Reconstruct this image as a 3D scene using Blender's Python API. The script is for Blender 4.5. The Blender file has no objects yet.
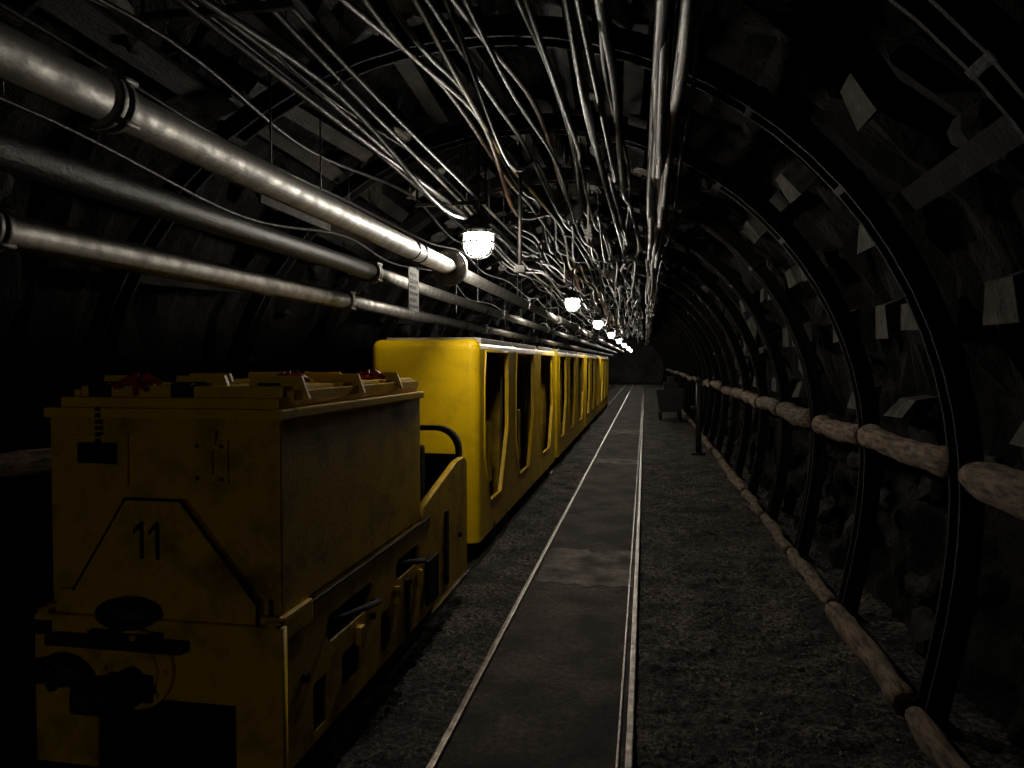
import bpy, bmesh, math, random
from mathutils import Vector, Matrix, noise
random.seed(7)
sc = bpy.context.scene
COL = sc.collection

# ------------------------------------------------------------ materials
def mat(name, c1, c2=None, rough=0.6, metal=0.0, scale=6.0, bump=0.0, bscale=40.0, r2=None,
        emit=None, estr=0.0, stretch=None, lo=0.35, hi=0.65, spec=0.5, bdist=0.02):
    m = bpy.data.materials.new(name); m.use_nodes = True
    nt = m.node_tree; N = nt.nodes; L = nt.links
    b = N['Principled BSDF']
    b.inputs['Roughness'].default_value = rough
    b.inputs['Metallic'].default_value = metal
    b.inputs['Specular IOR Level'].default_value = spec
    b.inputs['Base Color'].default_value = (*c1, 1)
    tc = N.new('ShaderNodeTexCoord'); mp = N.new('ShaderNodeMapping')
    L.new(tc.outputs['Object'], mp.inputs['Vector'])
    if stretch: mp.inputs['Scale'].default_value = stretch
    if c2 is not None:
        n = N.new('ShaderNodeTexNoise'); n.inputs['Scale'].default_value = scale
        n.inputs['Detail'].default_value = 8; n.inputs['Roughness'].default_value = 0.65
        L.new(mp.outputs[0], n.inputs['Vector'])
        r = N.new('ShaderNodeValToRGB')
        r.color_ramp.elements[0].position = lo; r.color_ramp.elements[1].position = hi
        r.color_ramp.elements[0].color = (*c1, 1); r.color_ramp.elements[1].color = (*c2, 1)
        L.new(n.outputs[0], r.inputs[0]); L.new(r.outputs[0], b.inputs['Base Color'])
        if r2 is not None:
            mr = N.new('ShaderNodeMapRange'); mr.inputs['From Min'].default_value = lo; mr.inputs['From Max'].default_value = hi
            mr.inputs['To Min'].default_value = rough; mr.inputs['To Max'].default_value = r2
            L.new(n.outputs[0], mr.inputs['Value']); L.new(mr.outputs[0], b.inputs['Roughness'])
    if bump:
        n2 = N.new('ShaderNodeTexNoise'); n2.inputs['Scale'].default_value = bscale
        n2.inputs['Detail'].default_value = 6; n2.inputs['Roughness'].default_value = 0.7
        L.new(mp.outputs[0], n2.inputs['Vector'])
        bp = N.new('ShaderNodeBump'); bp.inputs['Strength'].default_value = bump; bp.inputs['Distance'].default_value = bdist
        L.new(n2.outputs[0], bp.inputs['Height']); L.new(bp.outputs[0], b.inputs['Normal'])
    if emit:
        b.inputs['Emission Color'].default_value = (*emit, 1); b.inputs['Emission Strength'].default_value = estr
    return m

YEL = mat('yellow_paint_worn', (0.72, 0.46, 0.003), (0.44, 0.26, 0.003), rough=0.36, scale=5, r2=0.55, bump=0.10, bscale=30, lo=0.48, hi=0.82)
YELD = mat('yellow_paint_dirty', (0.60, 0.37, 0.003), (0.07, 0.042, 0.004), rough=0.45, scale=5, r2=0.8, bump=0.2, bscale=45, lo=0.48, hi=0.74, spec=0.35)
YELI = mat('yellow_paint_shaded', (0.30, 0.19, 0.003), (0.08, 0.05, 0.004), rough=0.7, scale=5, spec=.2)  # coach yellow darkened for the seats, interior shade put into the colour
BLK = mat('black_steel', (0.010, 0.009, 0.008), (0.025, 0.022, 0.02), rough=0.55, bump=0.2, spec=.3)
BLKI = mat('dark_interior', (0.006, 0.006, 0.006), rough=0.8, spec=.2)
GALV = mat('galvanised_steel', (0.36, 0.345, 0.32), (0.16, 0.15, 0.135), rough=0.42, metal=0.75, scale=14, r2=0.62, bump=0.12, bscale=60)
GALVD = mat('dull_pipe_steel', (0.30, 0.29, 0.27), (0.14, 0.13, 0.12), rough=0.48, metal=0.7, scale=12, r2=0.65, bump=0.15, bscale=60)
PBLK = mat('black_pipe_paint', (0.005, 0.0045, 0.004), (0.010, 0.009, 0.008), rough=0.42, bump=0.6, bscale=30, spec=.10)
RAIL = mat('rail_steel', (0.32, 0.28, 0.24), (0.08, 0.062, 0.048), rough=0.30, metal=0.9, scale=20, bump=0.2)
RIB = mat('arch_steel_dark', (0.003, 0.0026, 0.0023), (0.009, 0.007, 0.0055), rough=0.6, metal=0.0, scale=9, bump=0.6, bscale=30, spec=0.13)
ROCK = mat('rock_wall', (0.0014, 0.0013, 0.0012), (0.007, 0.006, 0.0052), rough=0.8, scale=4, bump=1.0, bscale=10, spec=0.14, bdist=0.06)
BOARD = mat('lagging_board', (0.004, 0.0035, 0.003), (0.050, 0.038, 0.029), rough=0.62, scale=5, bump=0.8, bscale=25, stretch=(3, 0.9, 3), spec=0.32, lo=.44, hi=.70)
PALE = mat('pale_lagging_concrete', (0.38, 0.36, 0.32), (0.05, 0.045, 0.04), rough=0.8, scale=7, bump=0.6, bscale=30)
DSLAB = mat('grey_lagging_slab', (0.026, 0.023, 0.020), (0.005, 0.0045, 0.004), rough=0.8, scale=6, bump=0.6, bscale=30, spec=.18)
BLOCK = mat('lagging_block_stone', (0.085, 0.076, 0.066), (0.02, 0.018, 0.016), rough=0.8, scale=9, bump=0.6, bscale=30, spec=.25)
BULK = mat('bulkhead_concrete', (0.11, 0.105, 0.10), (0.03, 0.028, 0.026), rough=0.8, scale=1.2, bump=0.6, bscale=4, bdist=.1)
WOOD = mat('log_wood', (0.27, 0.185, 0.115), (0.035, 0.024, 0.016), rough=0.8, scale=7, bump=1.0, bscale=14, stretch=(6, 1.0, 6), lo=.38, hi=.62)
def speckle(name, dark, light, sc1, sc2, lo, hi, rough=.75, bump=1.0, bdist=.04, bsc=60):
    m = mat(name, dark, light, rough=rough, scale=sc1, bump=bump, bscale=bsc, spec=.3, lo=lo, hi=hi, bdist=bdist)
    nt = m.node_tree; N = nt.nodes; L = nt.links; b = N['Principled BSDF']
    src = b.inputs['Base Color'].links[0].from_socket
    n = N.new('ShaderNodeTexNoise'); n.inputs['Scale'].default_value = sc2; n.inputs['Detail'].default_value = 5
    L.new([x for x in N if x.type == 'MAPPING'][0].outputs[0], n.inputs['Vector'])
    mr = N.new('ShaderNodeMapRange'); mr.inputs['From Min'].default_value = .38; mr.inputs['From Max'].default_value = .64
    mr.inputs['To Min'].default_value = .3; mr.inputs['To Max'].default_value = 1.8; L.new(n.outputs[0], mr.inputs['Value'])
    vm = N.new('ShaderNodeVectorMath'); vm.operation = 'SCALE'
    L.new(src, vm.inputs[0]); L.new(mr.outputs[0], vm.inputs['Scale']); L.new(vm.outputs[0], b.inputs['Base Color'])
    return m
GRAV = speckle('gravel_ground', (0.009, 0.0075, 0.0065), (0.23, 0.19, 0.155), 38, 3.0, .45, .72)
SLAB = speckle('track_concrete', (0.020, 0.0155, 0.012), (0.095, 0.07, 0.054), 30, 2.6, .38, .72, bdist=.02, bsc=90)
SLAB2 = speckle('track_concrete_pale', (0.08, 0.069, 0.056), (0.19, 0.16, 0.13), 24, 4, .36, .7, bdist=.02, bsc=90)
STONE = mat('loose_stone', (0.26, 0.225, 0.185), (0.04, 0.035, 0.03), rough=0.8, scale=30)
CBLK = mat('cable_black', (0.009, 0.0085, 0.008), (0.026, 0.023, 0.02), rough=0.40, scale=10, bump=0.2, spec=.4)
CGRY = mat('cable_grey', (0.15, 0.135, 0.115), (0.03, 0.027, 0.023), rough=0.42, scale=7, bump=0.2)
CBRN = mat('cable_brown', (0.12, 0.06, 0.032), (0.035, 0.022, 0.016), rough=0.45, scale=7, bump=0.2)
CYEL = mat('cable_yellow', (0.45, 0.32, 0.09), (0.10, 0.07, 0.035), rough=0.5, scale=7)
RED = mat('red_latch', (0.50, 0.02, 0.01), (0.2, 0.01, 0.01), rough=0.5, scale=20)
WHITE = mat('white_tag', (0.5, 0.48, 0.44), (0.3, 0.28, 0.25), rough=0.6, scale=20)
ROOFG = mat('coach_roof_grey', (0.42, 0.40, 0.34), (0.2, 0.19, 0.16), rough=0.5, metal=0.4, scale=9)
GLOW = mat('lamp_glass_lit', (1, 1, 1), emit=(1.0, 0.92, 0.79), estr=250)
GLOWB = mat('lamp_glass_dim', (1, 1, 1), emit=(1.0, 0.90, 0.74), estr=185)

# ------------------------------------------------------------ mesh helpers
def link(o, parent=None):
    COL.objects.link(o)
    if parent: o.parent = parent
    return o
def empty(name):
    e = bpy.data.objects.new(name, None); e.empty_display_size = 0.2
    return link(e)
def fromb(bm, name, m, parent=None, smooth=False):
    bmesh.ops.recalc_face_normals(bm, faces=bm.faces)
    me = bpy.data.meshes.new(name); bm.to_mesh(me); bm.free()
    if isinstance(m, (list, tuple)):
        for x in m: me.materials.append(x)
    else: me.materials.append(m)
    if smooth:
        for p in me.polygons: p.use_smooth = True
    return link(bpy.data.objects.new(name, me), parent)
def addbox(bm, a, b, bev=0.0, rot=None, mi=0):
    a = Vector(a); b = Vector(b); c = (a+b)/2; s = b-a
    M = Matrix.Translation(c)
    if rot is not None: M = M @ rot.to_4x4()
    M = M @ Matrix.Diagonal((abs(s.x), abs(s.y), abs(s.z), 1))
    r = bmesh.ops.create_cube(bm, size=1, matrix=M)
    fs = set(f for v in r['verts'] for f in v.link_faces)
    for f in fs: f.material_index = mi
    if bev:
        es = list(set(e for v in r['verts'] for e in v.link_edges))
        bmesh.ops.bevel(bm, geom=es, offset=bev, segments=2, profile=0.7, affect='EDGES', clamp_overlap=True)
def box(name, a, b, m, parent=None, bev=0.0):
    bm = bmesh.new(); addbox(bm, a, b, bev); return fromb(bm, name, m, parent)
def addcyl(bm, p, q, r, seg=20, r2=None, mi=0):
    p = Vector(p); q = Vector(q); d = q-p
    M = Matrix.Translation((p+q)/2) @ d.to_track_quat('Z', 'Y').to_matrix().to_4x4()
    res = bmesh.ops.create_cone(bm, cap_ends=True, segments=seg, radius1=r, radius2=r if r2 is None else r2, depth=d.length, matrix=M)
    for f in set(f for v in res['verts'] for f in v.link_faces):
        f.material_index = mi; f.smooth = len(f.verts) == 4
def cyl(name, p, q, r, m, parent=None, seg=24, r2=None):
    bm = bmesh.new(); addcyl(bm, p, q, r, seg, r2); return fromb(bm, name, m, parent)
def addprism(bm, pts, plane, t0, t1, mi=0):
    def mp(a, b, t):
        return {'XZ': (a, t, b), 'YZ': (t, a, b), 'XY': (a, b, t)}[plane]
    A = [bm.verts.new(mp(a, b, t0)) for a, b in pts]; B = [bm.verts.new(mp(a, b, t1)) for a, b in pts]
    fs = [bm.faces.new(A), bm.faces.new(B[::-1])]
    n = len(pts)
    for i in range(n): fs.append(bm.faces.new((A[i], A[(i+1) % n], B[(i+1) % n], B[i])))
    for f in fs: f.material_index = mi
def prism(name, pts, plane, t0, t1, m, parent=None, bev=0.0):
    bm = bmesh.new(); addprism(bm, pts, plane, t0, t1)
    if bev: bmesh.ops.bevel(bm, geom=bm.edges[:], offset=bev, segments=2, affect='EDGES')
    return fromb(bm, name, m, parent)
def addtube(bm, pts, r, seg=8, mi=0):
    pts = [Vector(p) for p in pts]; rings = []
    for i, p in enumerate(pts):
        t = (pts[min(i+1, len(pts)-1)] - pts[max(i-1, 0)]).normalized()
        up = Vector((0, 0, 1)) if abs(t.z) < 0.95 else Vector((1, 0, 0))
        a = t.cross(up).normalized(); b = a.cross(t)
        rr = r[i] if isinstance(r, list) else r
        rings.append([bm.verts.new(p + rr*(math.cos(2*math.pi*k/seg)*a + math.sin(2*math.pi*k/seg)*b)) for k in range(seg)])
    for i in range(len(rings)-1):
        for k in range(seg):
            f = bm.faces.new((rings[i][k], rings[i][(k+1) % seg], rings[i+1][(k+1) % seg], rings[i+1][k]))
            f.smooth = True; f.material_index = mi
    f = bm.faces.new(rings[0][::-1]); f.material_index = mi
    f = bm.faces.new(rings[-1]); f.material_index = mi
def plate(name, outer, holes, plane, t0, t1, m, parent=None):
    cu = bpy.data.curves.new('tmp', 'CURVE'); cu.dimensions = '2D'; cu.fill_mode = 'BOTH'
    cu.extrude = 0.5
    for loop in [outer]+holes:
        s = cu.splines.new('POLY'); s.points.add(len(loop)-1); s.use_cyclic_u = True
        for i, (a, b) in enumerate(loop): s.points[i].co = (a, b, 0, 1)
    ob = bpy.data.objects.new('tmp', cu); COL.objects.link(ob)
    dg = bpy.context.evaluated_depsgraph_get(); me = bpy.data.meshes.new_from_object(ob.evaluated_get(dg))
    bpy.data.objects.remove(ob)
    bm = bmesh.new(); bm.from_mesh(me); bpy.data.meshes.remove(me)
    for v in bm.verts:
        a, b, t = v.co; t = t0 + (t+0.5)*(t1-t0)
        v.co = {'XZ': (a, t, b), 'YZ': (t, a, b), 'XY': (a, b, t)}[plane]
    bmesh.ops.remove_doubles(bm, verts=bm.verts, dist=1e-5)
    return fromb(bm, name, m, parent)
def rrect(a0, b0, a1, b1, r, n=5):
    out = []
    for cx, cy, s in ((a1-r, b1-r, 0), (a0+r, b1-r, 90), (a0+r, b0+r, 180), (a1-r, b0+r, 270)):
        for k in range(n+1):
            t = math.radians(s+90*k/n); out.append((cx+r*math.cos(t), cy+r*math.sin(t)))
    return out

# ------------------------------------------------------------ tunnel profile
CX, CZ, R = -0.80, 1.00, 2.15
def ztop(x): return CZ+math.sqrt(max(.02, R*R-(x-CX)**2))
def arch(s, off=0.0):
    if s < 1:
        x = CX + (R-0.14) + 0.14*math.sin(s*math.pi/2); n = Vector((1, 0, -0.05 if s < .9 else 0)).normalized(); z = s*CZ
    elif s <= 2:
        a = (s-1)*math.pi; x = CX+R*math.cos(a); z = CZ+R*math.sin(a); n = Vector((math.cos(a), 0, math.sin(a)))
    else:
        k = 3-s; x = CX-(R-0.14)-0.14*math.sin(k*math.pi/2); z = k*CZ; n = Vector((-1, 0, 0))
    return Vector((x, 0, z)) + n*off, n
Y0, Y1 = -8.0, 58.0
def shell(name, s0, s1, ns):
    bm = bmesh.new(); ys = []; y = Y0
    while y < Y1: ys.append(y); y += .11 if y < 16 else .3
    ys.append(Y1); g = []
    for y in ys:
        row = []
        for i in range(ns+1):
            p, n = arch(s0+(s1-s0)*i/ns, 0.30)
            q = Vector((p.x, y, p.z))
            d = noise.noise(q*1.7)*0.12 + noise.noise(q*4.5)*0.10 + noise.noise(q*9.0)*.05
            row.append(bm.verts.new(q+n*d))
        g.append(row)
    for j in range(len(g)-1):
        for i in range(ns): bm.faces.new((g[j][i], g[j][i+1], g[j+1][i+1], g[j+1][i]))
    return fromb(bm, name, ROCK)
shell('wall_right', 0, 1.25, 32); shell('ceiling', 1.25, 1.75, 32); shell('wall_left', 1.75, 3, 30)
for nm, y, mm in (('wall_back', Y1, BULK), ('wall_front', Y0, ROCK)):
    bm = bmesh.new(); pts = []
    for i in range(61):
        p, n = arch(3*i/60, 0.45); pts.append((p.x, p.z if 0 < i < 60 else -0.05))
    addprism(bm, pts, 'XZ', y-0.02, y+0.1); fromb(bm, nm, mm)

# steel arch ribs
SP = 1.4; ribY = [3.5+SP*k for k in range(-7, 38)]
bm = bmesh.new()
sec = [(-0.062, 0.0), (-0.045, 0.0), (-0.026, 0.075), (0.026, 0.075), (0.045, 0.0), (0.062, 0.0), (0.062, 0.022), (0.052, 0.03), (0.04, 0.105), (-0.04, 0.105), (-0.052, 0.03), (-0.062, 0.022)]
ss = [i/6 for i in range(6)] + [1+i/36 for i in range(37)] + [2+i/6 for i in range(1, 7)]
for y in ribY:
    rings = []
    for s in ss:
        p, n = arch(s, -0.02)
        rings.append([bm.verts.new(Vector((p.x, y+a, p.z)) + n*b) for a, b in sec])
    for i in range(len(rings)-1):
        for k in range(len(sec)):
            bm.faces.new((rings[i][k], rings[i][(k+1) % 12], rings[i+1][(k+1) % 12], rings[i+1][k]))
    for s in (1.22, 1.30, 1.70, 1.78):
        p, n = arch(s, 0.03); t = Vector((-n.z, 0, n.x))
        rot = Matrix((t, Vector((0, 1, 0)), n)).transposed()
        c = Vector((p.x, y, p.z))
        addbox(bm, c-Vector((.018, .072, .052)), c+Vector((.018, .072, .052)), 0.006, rot)
    for sx in (0.0, 3.0):
        p, n = arch(sx, 0.03); addbox(bm, (p.x-.09, y-.09, 0), (p.x+.09, y+.09, 0.02))
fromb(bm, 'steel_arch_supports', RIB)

# lagging between the ribs
bm = bmesh.new()
for y in ribY[:-1]:
    if y > 34: continue
    for k in range(34):
        s = 1.0 + (k+0.5)/34
        q = random.random()
        if s < 1.38 and q < 0.95: continue
        if s > 1.72 and q < 0.8: continue
        if q < 0.25: continue
        p, n = arch(s, 0.125+random.uniform(-.015, .045)); t = Vector((-n.z, 0, n.x))
        rot = Matrix((t, Vector((0, 1, 0)), n)).transposed() @ Matrix.Rotation(random.uniform(-.07, .07), 3, 'Z') @ Matrix.Rotation(random.uniform(-.03, .03), 3, 'X') @ Matrix.Rotation(random.uniform(-.3, .3), 3, 'Y')
        c = Vector((p.x, y+SP/2, p.z)); w = random.uniform(.035, .075)
        r = random.random(); mi = 1 if (r < 0.05 and 1.42 < s < 1.72) else (2 if r < 0.3 or s < 1.38 or s > 1.72 else 0)
        addbox(bm, c-Vector((w, SP/2+.03, .014)), c+Vector((w, SP/2+.03, .014)), 0, rot, mi)
for k in range(50):
    y = random.uniform(2.2, 26); s = random.uniform(1.38, 1.70)
    p, n = arch(s, .11); t = Vector((-n.z, 0, n.x)); rot = Matrix((t, Vector((0, 1, 0)), n)).transposed()
    M = Matrix.Translation((p.x, y, p.z)) @ rot.to_4x4() @ Matrix.Diagonal((random.uniform(.03, .09), random.uniform(.05, .22), .02, 1))
    r = bmesh.ops.create_icosphere(bm, subdivisions=2, radius=1, matrix=M)
    for v in r['verts']: v.co += Vector((1, 1, .5))*noise.noise(v.co*14)*.03
    for f in set(f for v in r['verts'] for f in v.link_faces): f.material_index = 1
fromb(bm, 'roof_lagging_boards', [BOARD, PALE, DSLAB])
bm = bmesh.new()
for y in ribY[:-8]:
    for s in (0.2, 0.38, 0.55, 0.72, 0.9, 1.03, 1.08, 1.14, 1.2, 1.26, 1.32):
        if random.random() < 0.3: continue
        for sd in (0, 1):
            p, n = arch(s, 0.21)
            x = p.x if sd == 0 else 2*CX-p.x
            c = Vector((x, y+SP*random.uniform(.25, .75), p.z))
            ax = random.uniform(.08, .17)
            M = Matrix.Translation(c) @ Matrix.Rotation(random.uniform(-.8, .8), 4, 'X') @ Matrix.Diagonal((ax*.5, random.uniform(.08, .24), ax*.75, 1))
            r = bmesh.ops.create_icosphere(bm, subdivisions=2, radius=1, matrix=M)
            for v in r['verts']: v.co += (v.co-c).normalized()*noise.noise(v.co*7)*.10
            mi = 1 if random.random() < .05 and sd == 0 else 0
            for f in set(f for v in r['verts'] for f in v.link_faces): f.material_index = mi
fromb(bm, 'wall_stones', [DSLAB, BLOCK])
# stacked lagging blocks above the spacer logs on the right side
bm = bmesh.new()
for y in ribY[5:-8]:
    for s in (1.05, 1.12, 1.185, 1.25):
        for u in (.18, .55):
            if random.random() < .42: continue
            p, n = arch(s, .10); t = Vector((-n.z, 0, n.x))
            w = random.uniform(.20, .34); hh = random.uniform(.05, .085); dp = random.uniform(.03, .07); ya = y+SP*u+random.uniform(-.05, .05)
            tilt = random.uniform(-.05, .05); pts = []
            for a, b, c in ((0, -1, 0), (1, -1, 0), (.86, 1, 0), (.12, 1, 0), (0, -1, 1), (1, -1, 1), (.86, 1, 1), (.12, 1, 1)):
                yy = ya+w*a+tilt*b
                pts.append(bm.verts.new(Vector((p.x, yy, p.z)) + t*(hh*b+random.uniform(-.008, .008)) + n*(c*.12 - (dp if b < 0 else 0))))
            for f in ((0, 1, 2, 3), (7, 6, 5, 4), (0, 4, 5, 1), (1, 5, 6, 2), (2, 6, 7, 3), (3, 7, 4, 0)): bm.faces.new([pts[i] for i in f])
fromb(bm, 'lagging_blocks', BLOCK)

# wooden spacer logs
def logs(name, x, z, r):
    bm = bmesh.new()
    for y in ribY[3:-6]:
        n = 16; pts = []; rr = []; ox = random.uniform(-.02, .02); oz = random.uniform(-.03, .03); k = random.uniform(.75, 1.12); ty = random.uniform(-.02, .02)
        for i in range(n+1):
            yy = y+0.05+(SP-0.10)*i/n
            q = Vector((x, yy, z)); pts.append((x+ox+0.035*noise.noise(q*2.1), yy, z+((oz+ty*(i/n-.5)*2) if z > .2 else 0)+0.035*noise.noise(q*1.7+Vector((5, 0, 0)))*(1 if z > .2 else .3)))
            rr.append(r*k*(1+0.3*noise.noise(q*4.5))*(0.84 if i in (0, n) else 1))
        addtube(bm, pts, rr, 14)
    return fromb(bm, name, WOOD)
logs('spacer_logs', 1.36, 1.13, 0.074); logs('floor_logs', 1.17, 0.055, 0.056)
logs('spacer_logs', -2.93, 1.13, 0.068)

# ------------------------------------------------------------ floor
bm = bmesh.new()
def fh(x, y):
    q = Vector((x, y, 0))
    return 0.020*noise.noise(q*2.3)+0.016*noise.noise(q*8)+0.018*noise.noise(q*20)-0.006
def fgrid(x0, x1, y0, y1, dx, dy):
    nx = int((x1-x0)/dx); ny = int((y1-y0)/dy); g = []
    for j in range(ny+1):
        row = []
        for i in range(nx+1):
            x = x0+(x1-x0)*i/nx; y = y0+(y1-y0)*j/ny
            row.append(bm.verts.new((x, y, fh(x, y))))
        g.append(row)
    for j in range(ny):
        for i in range(nx):
            f = bm.faces.new((g[j][i], g[j][i+1], g[j+1][i+1], g[j+1][i])); f.smooth = True
fgrid(-3.4, -0.79, Y0, 2, 0.12, 0.12); fgrid(-0.07, 1.8, Y0, 2, 0.12, 0.12)
fgrid(-3.4, -0.79, 2, 12, 0.03, 0.03); fgrid(-0.07, 1.8, 2, 12, 0.022, 0.022)
fgrid(-3.4, -0.79, 12, Y1, 0.08, 0.15); fgrid(-0.07, 1.8, 12, Y1, 0.08, 0.15)
addbox(bm, (-0.80, Y0, -0.1), (-0.06, Y1, 0.006), 0, None, 1)
addbox(bm, (-3.6, Y0, -0.12), (2.0, Y1, -0.06), 0, None, 1)
for ya, yb in ((5.25, 6.25), (11.6, 12.3), (16.5, 17.6)):
    A = [(-.78, ya+.08*noise.noise(Vector((0, ya, 0))))]
    for k in range(1, 12): A.append((-.78+.7*k/12, ya+.15*noise.noise(Vector((k*.9, ya, 0)))))
    A.append((-.08, ya))
    for k in range(0, 13): A.append((-.08-.7*k/12, yb+.15*noise.noise(Vector((k*.9, yb, 3)))))
    addprism(bm, A, 'XY', 0, .0085, 2)
fromb(bm, 'floor', [GRAV, SLAB, SLAB2])
V = []; F = []
base = [(0, 0, 1), (.9, 0, .2), (.2, .9, .1), (-.8, .3, .15), (-.3, -.85, .2), (.4, -.6, .1), (0, 0, -.6)]
for k in range(9000):
    y = 2.2+9*random.random()**1.5; x = random.choice((random.uniform(0.0, 1.1), random.uniform(0.0, 1.1), random.uniform(-1.25, -.85)))
    r = random.uniform(.003, .008)*(2 if random.random() < .06 else 1); a = random.uniform(0, 6.28); ca, sa = math.cos(a), math.sin(a)
    z = fh(x, y); o = len(V)
    for bx, by, bz in base:
        bx *= random.uniform(.8, 1.2); V.append((x+r*(bx*ca-by*sa), y+r*(bx*sa+by*ca), z+r*bz*.8+r*.2))
    for i in range(1, 6):
        j = i % 5+1; F.append((o, o+i, o+j)); F.append((o+6, o+j, o+i))
me = bpy.data.meshes.new('loose_gravel'); me.from_pydata(V, [], F); me.materials.append(STONE); link(bpy.data.objects.new('loose_gravel', me))

bm = bmesh.new()
for x, gd in ((-0.815, 0), (-0.055, 1)):
    addbox(bm, (x-.015, Y0+.1, -.02), (x+.015, Y1-.1, .030), .005)
    if gd: addbox(bm, (x-.052, Y0+.1, -.02), (x-.040, Y1-.1, .018), .003)
fromb(bm, 'railway_track', RAIL)
bm = bmesh.new()
for x in (-2.08, -1.32): addbox(bm, (x-.02, Y0+.1, -.02), (x+.02, Y1-.1, .034), .006)
fromb(bm, 'railway_track', RAIL)

# ------------------------------------------------------------ pipes
def pipe(x, z, segs, joints, big=(), hy=()):
    e = empty('steel_pipe')
    for i, (ya, yb, r, m) in enumerate(segs):
        cyl('pipe_run_%d' % i, (x, ya, z), (x, yb, z), r, m, e, 32)
    bm = bmesh.new()
    for y, r in joints:
        addcyl(bm, (x, y-.03, z), (x, y-.004, z), r*1.25, 28); addcyl(bm, (x, y+.004, z), (x, y+.03, z), r*1.25, 28)
        for k in (0.8, 2.4, 3.9, 5.5):
            px = x+r*1.3*math.cos(k); pz = z+r*1.3*math.sin(k); addcyl(bm, (px, y-.045, pz), (px, y+.045, pz), .009, 6)
    for y, r in big:
        addcyl(bm, (x, y-.022, z), (x, y-.003, z), r*1.9, 32); addcyl(bm, (x, y+.003, z), (x, y+.022, z), r*1.9, 32)
        for k in range(8):
            a = k*math.pi/4+.2; px = x+r*1.55*math.cos(a); pz = z+r*1.55*math.sin(a)
            addcyl(bm, (px, y-.045, pz), (px, y+.045, pz), .011, 6)
    fromb(bm, 'flanges', GALVD, e)
    bm = bmesh.new()
    for y in hy:
        r = segs[0][2]+.006
        addbox(bm, (x-.004-r, y-.015, z), (x+.004-r, y+.015, ztop(x)+.05), 0)
        addtube(bm, [(x+r*math.cos(t), y, z+r*math.sin(t)) for t in [math.pi+math.pi*k/12 for k in range(13)]], .007, 6)
    fromb(bm, 'hangers', BLK, e)
Ys, Ye = -6.0, 45.0
hs = [-2.0, 0.9]+[7.7+2.8*k for k in range(9)]
pipe(-1.27, 2.22, [(Ys, 4.74, .053, GALV), (4.74, Ye, .043, GALV)], [(1.58, .056), (-1.4, .056)]+[(7.8+3.06*k, .046) for k in range(8)], [(4.74, .062)], hs)
pipe(-1.70, 2.165, [(Ys, 4.45, .052, PBLK), (4.45, Ye, .043, GALVD)], [(4.45, .055)]+[(4.45+4.2*k, .046) for k in range(1, 7)], (), hs)
pipe(-1.93, 2.000, [(Ys, 4.57, .056, GALV), (4.57, Ye, .046, GALV)], [(1.90, .058), (4.57, .058)]+[(4.57+4.18*k, .049) for k in range(1, 7)], (), hs)

e = empty('hanging_sign')
box('plate', (-1.279, 3.90, 1.885), (-1.275, 4.08, 2.125), WHITE, e)
bm = bmesh.new()
for k in range(6): addbox(bm, (-1.276, 3.92, 1.905+k*.035), (-1.2735, 4.06-.03*(k % 2), 1.920+k*.035))
for y in (3.92, 4.06):
    addtube(bm, [(-1.277, y, 2.11), (-1.277, y, 2.17)], .003, 6)
    addtube(bm, [(-1.27+.057*math.cos(t), y, 2.22+.057*math.sin(t)) for t in [k*math.pi/8 for k in range(17)]], .004, 6)
fromb(bm, 'straps_and_lettering', BLK, e)
e = empty('notice_board')
box('board', (-1.61, 2.9, 2.27), (-1.595, 3.6, 2.36), BLOCK, e, .003)
bm = bmesh.new()
for y in (3.0, 3.5): addtube(bm, [(-1.602, y, 2.35), (-1.602, y, 2.98)], .004, 6)
fromb(bm, 'wires', BLK, e)

# ------------------------------------------------------------ lamps
def lamp(y, x=-0.97, z=2.395, glow=GLOW, S=1.15):
    e = empty('caged_mine_lamp')
    prof = [(0.0, -.085), (.03, -.082), (.055, -.066), (.070, -.035), (.074, 0), (.072, .04), (.066, .055)]
    prof = [(a*S, b*S) for a, b in prof]
    bm = bmesh.new(); n = 20; rings = []
    for r, zz in prof[1:]: rings.append([bm.verts.new((x+r*math.cos(2*math.pi*k/n), y+r*math.sin(2*math.pi*k/n), z+zz)) for k in range(n)])
    b0 = bm.verts.new((x, y, z+prof[0][1]))
    for k in range(n): bm.faces.new((b0, rings[0][(k+1) % n], rings[0][k])).smooth = True
    for i in range(len(rings)-1):
        for k in range(n): bm.faces.new((rings[i][k], rings[i][(k+1) % n], rings[i+1][(k+1) % n], rings[i+1][k])).smooth = True
    bm.faces.new(rings[-1])
    fromb(bm, 'glass', glow, e)
    bm = bmesh.new()
    for k in range(6):
        a = k*math.pi/3+.2
        addtube(bm, [(x+(r+.018)*math.cos(a), y+(r+.018)*math.sin(a), z+zz*1.15) for r, zz in prof], .0065, 6)
    for rr, zz in ((.088, -.01), (.087, .045)):
        rr = rr*S+.008; zz *= S
        addtube(bm, [(x+rr*math.cos(t*math.pi/12), y+rr*math.sin(t*math.pi/12), z+zz) for t in range(25)], .0065, 6)
    fromb(bm, 'cage', BLK, e)
    bm = bmesh.new()
    addcyl(bm, (x, y, z+.06), (x, y, z+.10), .092, 24, .080); addcyl(bm, (x, y, z+.10), (x, y, z+.17), .068, 24, .05)
    addcyl(bm, (x-.09, y, z+.13), (x+.09, y, z+.13), .018, 12)
    addcyl(bm, (x, y, z+.17), (x, y, ztop(x)+.05), .009, 10)
    fromb(bm, 'housing', BLK, e)
lamp(4.85, -1.10, 2.405)
for y in (10.0, 15.5, 21.6, 28.0, 35.0, 43.0, 51.0): lamp(y)
lamp(-6.3, -.6, glow=GLOWB)

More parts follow.
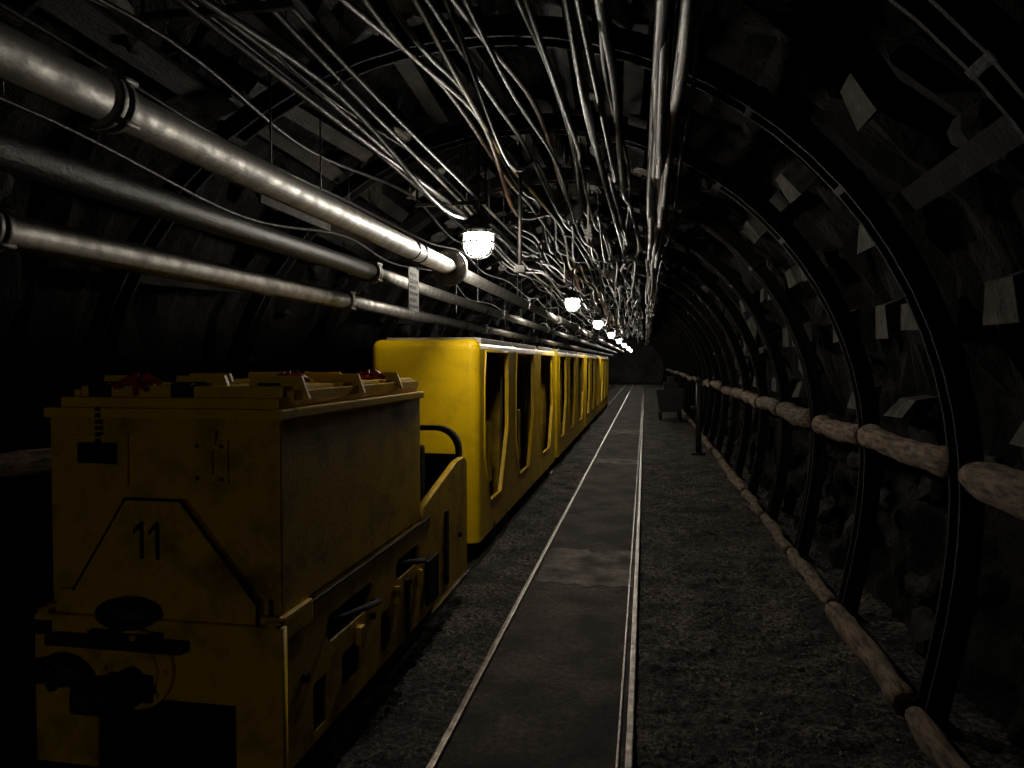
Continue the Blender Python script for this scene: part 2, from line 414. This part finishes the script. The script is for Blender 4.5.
# ------------------------------------------------------------ ceiling cables
mats = [CBLK, CGRY, CBRN, CYEL]
bm = bmesh.new(); clamps = []
def cable(x0, drop, r, mi, sag, ya=-2.0, yb=36.0, wander=0.07, hang=2):
    ph = random.uniform(0, 100); per = SP*hang; ctrl = []
    y = ya+random.uniform(-per, 0); rr = random.Random(int(ph*1000))
    while y < yb+per*2:
        x = x0+rr.uniform(-wander, wander); top = ztop(x)-0.04
        zz = top-drop*rr.uniform(.7, 1.3); ctrl.append((x, y, zz)); clamps.append((x, y, zz, r))
        x2 = x0+rr.uniform(-wander, wander)*1.3
        ctrl.append((x2, y+per*rr.uniform(.42, .58), min(zz, ztop(x2)-.05)-sag*rr.uniform(.3, 1.5)))
        y += per
    pts = []
    for i in range(1, len(ctrl)-2):
        p0, p1, p2, p3 = [Vector(c) for c in ctrl[i-1:i+3]]
        for j in range(7):
            t = j/7
            v = 0.5*((2*p1)+(p2-p0)*t+(2*p0-5*p1+4*p2-p3)*t*t+(3*p1-p0-3*p2+p3)*t**3)
            if ya <= v.y <= yb: pts.append((v.x, v.y, min(v.z, ztop(v.x)-.03)))
    addtube(bm, pts, r, 8, mi)
U = random.uniform
for x, r, mi in ((-.78, .014, 0), (-.66, .016, 2), (-.62, .012, 0), (-.48, .018, 0), (-.44, .013, 1), (-.28, .020, 0), (-.22, .016, 0), (-.17, .013, 1), (-.12, .022, 0)):
    cable(x, U(.03, .2), r, mi, U(.06, .16), hang=random.choice((2, 2, 3)), wander=.05)
for k in range(6): cable(.03+.020*k, .17+.02*(k % 2), .024, (0, 1, 0, 0, 1, 0)[k], .09, wander=.015)
cable(.2, .06, .01, 0, .05)
for x, r, mi, d in ((-1.50, .012, 0, .20), (-1.42, .012, 1, .25), (-1.33, .015, 0, .30), (-1.26, .011, 1, .33), (-1.18, .013, 0, .36), (-1.12, .010, 1, .32), (-1.36, .009, 0, .12)):
    cable(x, d, r, mi, U(.05, .14), hang=random.choice((2, 3, 3)), wander=.05)
for x, mi in ((-1.05, 2), (-.98, 0), (-.90, 2), (-.86, 3), (-.70, 0)): cable(x, U(.06, .18), U(.012, .016), mi, U(.10, .24), hang=2)
for k in range(3): cable(U(-2.2, -1.7), U(.03, .2), U(.009, .014), 0, .08)
for k in range(14): cable(U(-1.3, .15), U(.03, .35), U(.008, .015), random.choice((0, 0, 1, 2)), U(.05, .2), ya=U(5.0, 7.5), hang=random.choice((1, 2)))
for x, y, z, r in clamps:          # hanger wires from the roof at every support point
    if -1 < y < 22 and ztop(x)+.02-z > .03: addtube(bm, [(x, y, z), (x, y, ztop(x)+.08)], .0035, 5, 0)
fromb(bm, 'cable_bundle', mats)
bm = bmesh.new()
for y in ribY[4::2]:
    addbox(bm, (-1.55, y-.012, 2.66), (-1.05, y+.012, 2.685), .003)
    for x in (-1.54, -1.06): addbox(bm, (x-.008, y-.01, 2.67), (x+.008, y+.01, ztop(x)+.02))
addcyl(bm, (-.86, 5.1, 2.25), (-.86, 5.1, ztop(-.86)), .012, 8); addbox(bm, (-.90, 5.07, 2.22), (-.82, 5.13, 2.27), .008)
fromb(bm, 'cable_brackets', BLK)
for x, y in ((-.62, 6.6), (-.2, 8.6), (-1.5, 7.6), (-.5, 11.2)):
    E2 = empty('junction_box'); z = ztop(x)-.30
    bm = bmesh.new(); addbox(bm, (x-.07, y-.10, z), (x+.07, y+.10, z+.14), .012); addbox(bm, (x-.05, y-.105, z+.02), (x+.05, y-.095, z+.12), .004)
    for k in (-.035, .035): addcyl(bm, (x+k, y, z-.04), (x+k, y, z), .016, 10)
    fromb(bm, 'housing', BLK, E2)
    bm = bmesh.new()
    for k in (-.05, .05): addbox(bm, (x+k-.008, y-.01, z+.13), (x+k+.008, y+.01, ztop(x)+.05))
    fromb(bm, 'straps', BLK, E2)
bm = bmesh.new()
for x, y in ((-.48, 6.3), (-.50, 9.1), (-.48, 12), (-.5, 14.7)):
    addcyl(bm, (x, y, ztop(x)-.02), (x, y, 2.72), .010, 8)
    for k in range(3): addcyl(bm, (x, y, 2.72-.03*k), (x, y, 2.70-.03*k), .035, 14, .02)
fromb(bm, 'line_insulators', WHITE)

# ------------------------------------------------------------ coaches
XL, XR = -2.17, -1.28
def make_coach():
    L = 5.05; bm = bmesh.new()
    addbox(bm, (XL, 0, .14), (XR, L, 1.745))
    ve = [ed for ed in bm.edges if abs(ed.verts[0].co.z-ed.verts[1].co.z) > 1 or min(ed.verts[0].co.z, ed.verts[1].co.z) > 1.5]
    bmesh.ops.bevel(bm, geom=ve, offset=.075, segments=5, profile=.5, affect='EDGES')
    body = fromb(bm, 'body_shell', YEL)
    bm = bmesh.new(); addbox(bm, (XL+.03, .05, .20), (XR-.03, L-.05, 1.70))
    inner = fromb(bm, 'inner_cut', YEL)
    doors = ((.22, 1.05), (1.70, 1.2), (3.42, 1.3))
    def dpts(a, w): return [(a+.04, 1.655), (a+w-.02, 1.655), (a+w, 1.30), (a+w, .95), (a+w-.34, .40), (a+.22, .40), (a, .80), (a, 1.35)]
    bm = bmesh.new()
    for a, w in doors:
        for x0, x1 in ((XR-.2, XR+.1), (XL-.1, XL+.2)): addprism(bm, dpts(a, w), 'YZ', x0, x1)
    holes = fromb(bm, 'door_cut', YEL)
    for c in (inner, holes):
        md = body.modifiers.new('b', 'BOOLEAN'); md.operation = 'DIFFERENCE'; md.object = c; md.solver = 'EXACT'
    dg = bpy.context.evaluated_depsgraph_get(); me = bpy.data.meshes.new_from_object(body.evaluated_get(dg))
    body.modifiers.clear(); body.data = me
    bpy.data.objects.remove(inner); bpy.data.objects.remove(holes)
    parts = [body]
    bm = bmesh.new()
    for a in (1.36, 3.0, 4.80):
        addprism(bm, [(a, .2), (a+.05, .2), (a+.14, .9), (a+.14, 1.5), (a+.06, 1.5), (a+.0, .9)], 'YZ', XL+.04, XR-.10, 0)
    for a in (.06, 1.42, 3.06): addbox(bm, (XL+.04, a+.05, .2), (XR-.08, a+.30, .52), .02, None, 0)
    for a in (.62, 2.15, 3.9): addbox(bm, (XR-.09, a, .5), (XR-.06, a+.20, 1.05), .02, None, 1)
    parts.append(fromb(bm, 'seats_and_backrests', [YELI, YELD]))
    bm = bmesh.new(); addbox(bm, (XL+.031, .06, .2), (XR-.031, L-.06, .22)); addbox(bm, (XL+.032, .055, .2), (XL+.05, L-.055, 1.69))  # floor, then a black sheet on the left wall painting the interior shade
    for y0 in (.9, 4.1):
        addbox(bm, (XL+.1, y0-.45, .16), (XR-.1, y0+.45, .24))
        for dy in (-.28, .28):
            for x in (-2.08, -1.32):
                addcyl(bm, (x-.03, y0+dy, .135), (x+.03, y0+dy, .135), .135, 24); addcyl(bm, (x-.04, y0+dy, .135), (x+.04, y0+dy, .135), .05, 14)
            addcyl(bm, (-2.1, y0+dy, .135), (-1.3, y0+dy, .135), .025, 10)
    addbox(bm, (-1.8, -.18, .28), (-1.65, .02, .36), .01); addbox(bm, (-1.8, L-.02, .28), (-1.65, L+.12, .36), .01)
    parts.append(fromb(bm, 'underframe_and_shade_sheet', BLKI))
    bm = bmesh.new()
    for a in (.12, 1.72, 3.34):
        addbox(bm, (XL+.10, a, 1.744), (XR-.05, a+1.45, 1.762), .006)
        addbox(bm, (XR-.055, a+.03, 1.715), (XR-.01, a+1.42, 1.758), .008)
    parts.append(fromb(bm, 'roof_panels', ROOFG))
    bm = bmesh.new()
    for a, w in doors:
        addtube(bm, [(XR+.002, p, q) for p, q in dpts(a, w)+[dpts(a, w)[0]]], .008, 6)
    parts.append(fromb(bm, 'door_frames', YEL))
    return parts
base = make_coach()
for i in range(4):
    e = empty('passenger_mine_coach'); e.location = (0, 5.63+5.27*i, .035)
    for p in base:
        o = p if i == 0 else bpy.data.objects.new(p.name, p.data)
        if i: COL.objects.link(o)
        o.parent = e

# ------------------------------------------------------------ locomotive
E = empty('battery_locomotive')
xl, xr, yf = -2.08, -1.20, 2.29
box('battery_box', (xl, yf, .74), (xr, 3.86, 1.42), YELD, E, .012)
bm = bmesh.new()
addbox(bm, (xl-.012, yf-.015, 1.405), (xr+.015, 3.88, 1.44), .006)
addbox(bm, (xl+.02, yf+.03, 1.44), (xr-.02, 3.86, 1.475), .005)
for y in (2.33, 2.86, 3.36):
    for x in (-2.03, -1.73, -1.43):
        addprism(bm, [(x, 1.47), (x+.25, 1.47), (x+.22, 1.55), (x+.03, 1.55)], 'XZ', y+.14, y+.155)
    addbox(bm, (xl+.04, y+.06, 1.47), (xr-.04, y+.49, 1.515), .012)
addbox(bm, (xr-.03, 2.40, 1.46), (xr-.005, 3.84, 1.50), .004)
addbox(bm, (xl+.005, 2.40, 1.46), (xl+.03, 3.84, 1.50), .004)
fromb(bm, 'lids', YEL, E)  # brighter yellow than the box below, lamp light put into the lid colour
bm = bmesh.new()
for x, y in ((-1.82, 2.42), (-1.50, 2.95), (-1.36, 3.50)):
    addtube(bm, [(x-.085, y, 1.52), (x-.04, y+.01, 1.54), (x, y, 1.535), (x+.04, y-.01, 1.55), (x+.09, y, 1.52)], [.010, .014, .010, .015, .010], 8)
    addtube(bm, [(x-.06, y-.05, 1.51), (x-.02, y-.055, 1.53), (x+.03, y-.055, 1.525), (x+.06, y-.04, 1.50)], .009, 8)
    addcyl(bm, (x+.01, y-.03, 1.48), (x+.01, y-.03, 1.562), .012, 10)
fromb(bm, 'red_latches', RED, E)
bm = bmesh.new()
for x, y in ((-1.95, 2.42), (-1.62, 2.42), (-1.33, 2.5), (-1.33, 3.1), (-1.33, 3.7)):
    addbox(bm, (x-.04, y-.05, 1.472), (x+.04, y+.03, 1.525), .005); addcyl(bm, (x-.06, y, 1.52), (x+.06, y, 1.52), .009, 8)
for k in range(7): addbox(bm, (-1.875, yf-.03, 1.43-k*.022), (-1.862, yf-.018, 1.445-k*.022), .002)
for x, y in ((-1.98, 2.36), (-1.7, 2.37), (-1.35, 2.36)): addbox(bm, (x-.05, y-.03, 1.43), (x+.05, y+.02, 1.465), .004)
fromb(bm, 'hinges', BLK, E)
prism('front_raised_panel', [(-1.76, 1.13), (-1.545, 1.13), (-1.265, .79), (-1.265, .71), (-2.04, .71), (-2.04, .80), (-1.97, .80)], 'XZ', yf-.03, yf+.005, YELD, E, .004)
bm = bmesh.new()
addtube(bm, [(-1.76, yf-.033, 1.13), (-1.55, yf-.033, 1.13), (-1.27, yf-.033, .79), (-1.27, yf-.033, .69)], .006, 6)
addtube(bm, [(-1.76, yf-.033, 1.13), (-1.97, yf-.033, .80)], .004, 6)
addtube(bm, [(-1.235, yf-.006, .80), (-1.235, yf-.006, .70)], .007, 6)
fromb(bm, 'edge_beading', BLK, E)
plate('vent_frame', [(-2.0, 1.17), (-1.765, 1.17), (-1.765, 1.345), (-2.0, 1.345)], [[(-1.965, 1.245), (-1.80, 1.245), (-1.80, 1.32), (-1.965, 1.32)]], 'XZ', yf-.014, yf+.004, YELD, E)
bm = bmesh.new(); addbox(bm, (-1.966, yf-.003, 1.244), (-1.799, yf+.006, 1.321)); fromb(bm, 'vent', BLKI, E)
bm = bmesh.new(); addbox(bm, (-1.515, yf-.012, 1.185), (-1.385, yf+.004, 1.335), .006)
addbox(bm, (-1.475, yf-.022, 1.32), (-1.425, yf, 1.37), .004)
addbox(bm, (-1.465, yf-.026, 1.22), (-1.435, yf-.01, 1.30), .004)
fromb(bm, 'latch_plate', YELD, E)
bm = bmesh.new()
for x in (-1.495, -1.405):
    for z in (1.205, 1.315): addcyl(bm, (x, yf-.02, z), (x, yf-.01, z), .007, 6)
for x in (-1.705, -1.645):
    addprism(bm, [(x, .925), (x+.014, .925), (x+.014, 1.055), (x+.003, 1.055), (x-.026, 1.022), (x-.026, 1.006), (x, 1.03)], 'XZ', yf-.0335, yf-.029)
fromb(bm, 'number_and_bolts', BLK, E)
plate('front_buffer_plate', [(-2.10, .72), (-1.17, .72), (-1.17, .20), (-1.335, .20), (-1.335, .455), (-1.80, .455), (-1.86, .40), (-1.86, .20), (-2.10, .20)], [], 'XZ', yf-.06, yf-.02, YELD, E)
box('buffer_beam', (-2.09, yf-.02, .66), (-1.18, yf+.2, .745), YELD, E, .008)
bm = bmesh.new()
addbox(bm, (-2.03, yf+.0, .22), (-1.26, 4.85, .70))
for y in (2.75, 4.25):
    for x in (-2.08, -1.32):
        addcyl(bm, (x-.035, y, .235), (x+.035, y, .235), .20, 28); addcyl(bm, (x-.05, y, .235), (x+.05, y, .235), .07, 16)
fromb(bm, 'chassis_and_wheels', BLKI, E)
slots = [rrect(2.62, .52, 3.12, .63, .05), rrect(3.42, .53, 3.80, .63, .045), rrect(2.50, .24, 2.62, .42, .02), rrect(3.2, .26, 3.34, .44, .03), rrect(2.76, .29, 2.98, .43, .03)]
side = [(2.235, .20), (4.87, .20), (4.87, .92), (4.80, .965), (4.62, .96), (4.15, .86), (3.87, .80), (3.87, .735), (2.235, .735)]
plate('side_plate_right', side, slots, 'YZ', xr-.03, xr+.012, YELD, E)
plate('side_plate_left', side, slots, 'YZ', xl-.012, xl+.03, YELD, E)
bm = bmesh.new()
for ya, yb in ((2.62, 3.12), (3.42, 3.80)):
    addtube(bm, [(xr+.014, ya+.03, .60), (xr+.05, ya+.06, .61), (xr+.055, yb-.06, .55), (xr+.014, yb-.03, .54)], .014, 8)
for y in (2.42, 3.08, 3.6, 3.95, 4.3, 4.65): addcyl(bm, (xr+.01, y, .48), (xr+.03, y, .48), .018, 8)
addbox(bm, (xr+.005, 3.9, .25), (xr+.03, 4.12, .5), .01); addbox(bm, (xr+.005, 4.3, .25), (xr+.025, 4.36, .7), .005)
addbox(bm, (xr+.005, 3.55, .2), (xr+.025, 3.60, .5), .005)
fromb(bm, 'side_handles', BLKI, E)
bm = bmesh.new()
for y, z in ((2.9, .46), (3.38, .48), (3.72, .47)): addbox(bm, (xr+.01, y, z-.05), (xr+.04, y+.05, z+.03), .012)
fromb(bm, 'side_lugs', YEL, E)
pt = rrect(xl+.02, .5, xr-.02, 1.17, .16, 6)
ih = rrect(xl+.05, .6, xr-.05, 1.14, .14, 6)
plate('cab_hoop', pt, [ih], 'XZ', 4.80, 4.87, BLKI, E)
box('cab_rear_panel', (xl+.05, 4.82, .3), (xr-.05, 4.86, .98), BLKI, E, .01)
box('cab_bulkhead', (xl+.02, 3.86, .7), (xr-.02, 3.90, 1.28), BLKI, E, .01)
bm = bmesh.new()
addbox(bm, (-1.85, 4.35, .6), (-1.45, 4.75, .72), .03); addbox(bm, (-1.85, 4.70, .7), (-1.45, 4.78, 1.05), .03)
addcyl(bm, (-1.5, 3.9, .98), (-1.5, 4.0, .98), .09, 20); addtube(bm, [(-1.35, 4.05, .7), (-1.34, 4.1, .95), (-1.34, 4.15, 1.05)], .013, 8)
addcyl(bm, (-1.34, 4.15, 1.05), (-1.34, 4.16, 1.10), .025, 12)
for k in range(3): addtube(bm, [(-1.27-.1*k, 3.95, .9), (-1.27-.1*k, 4.02, 1.02), (-1.3-.1*k, 4.12, .98), (-1.3-.1*k, 4.18, .75)], .016, 8)
fromb(bm, 'cab_seat_and_controls', BLK, E)
bm = bmesh.new()
M = Matrix.Translation((-1.73, yf-.07, .745)) @ Matrix.Diagonal((.115, .06, .055, 1))
bmesh.ops.create_uvsphere(bm, u_segments=24, v_segments=14, radius=1, matrix=M)
for f in bm.faces: f.smooth = True
addbox(bm, (-1.87, yf-.09, .655), (-1.60, yf-.05, .685), .004)
addbox(bm, (-2.02, yf-.11, .63), (-1.50, yf-.055, .665), .01)
addcyl(bm, (-1.69, yf-.17, .53), (-1.69, yf-.05, .53), .05, 20)
addbox(bm, (-1.78, yf-.28, .49), (-1.60, yf-.15, .57), .02)
addbox(bm, (-2.10, yf-.09, .66), (-2.03, yf-.05, .70))
fromb(bm, 'headlight_and_coupler', BLK, E)
bm = bmesh.new(); addcyl(bm, (-1.69, yf-.085, .56), (-1.69, yf-.055, .56), .135, 32); addcyl(bm, (-1.69, yf-.10, .56), (-1.69, yf-.08, .56), .09, 28)
for k in range(8):
    a = k*math.pi/4; addcyl(bm, (-1.69+.112*math.cos(a), yf-.1, .56+.112*math.sin(a)), (-1.69+.112*math.cos(a), yf-.08, .56+.112*math.sin(a)), .011, 6)
fromb(bm, 'coupler_plate', YELD, E)
bm = bmesh.new()
for o in (0, .06):
    addtube(bm, [(-1.97+o*.5+(.11-o)*math.cos(t), yf-.10-.04*math.sin(t), .48+(.11-o*.6)*math.sin(t)) for t in [-.6+k*.28 for k in range(14)]], .020, 10)
fromb(bm, 'hoses', BLK, E)
box('side_edge_line', (xr+.010, 2.24, .72), (xr+.018, 4.0, .732), BLK, E)

# ------------------------------------------------------------ far objects
C = empty('mine_tub')
prism('tub_body', [(.38, .30), (1.0, .30), (1.08, .85), (.30, .85)], 'XZ', 20.5, 21.8, BLK, C, .02)
bm = bmesh.new()
for x in (.42, .94):
    for y in (20.8, 21.5): addcyl(bm, (x-.04, y, .15), (x+.04, y, .15), .15, 20)
addbox(bm, (.42, 20.45, .24), (.96, 21.9, .31), .01)
addbox(bm, (.5, 20.7, .80), (.9, 21.1, 1.05), .03); addbox(bm, (.62, 20.9, .80), (.8, 21.3, 1.2), .02)
fromb(bm, 'undercarriage', BLK, C)
C = empty('hydrant_post')
cyl('post', (.92, 13.2, -.01), (.92, 13.2, 1.25), .05, BLK, C, 16); cyl('cap', (.92, 13.2, 1.25), (.92, 13.2, 1.32), .07, BLK, C, 16)
cyl('outlet', (.92, 13.2, .8), (.78, 13.2, .8), .035, BLK, C, 12); cyl('foot', (.92, 13.2, -.01), (.92, 13.2, .03), .12, BLK, C, 16)

# ------------------------------------------------------------ world / camera
w = bpy.data.worlds.new('world'); sc.world = w; w.use_nodes = True
w.node_tree.nodes['Background'].inputs[0].default_value = (0, 0, 0, 1)
sc.view_settings.view_transform = 'Standard'
cam = bpy.data.cameras.new('camera'); cam.sensor_width = 36; cam.lens = 36*740/1024; cam.clip_start = .05
co = bpy.data.objects.new('camera', cam); COL.objects.link(co)
co.location = (0, 0, 1.6); co.rotation_euler = (math.radians(90-1.7), 0, math.radians(10.2))
sc.camera = co
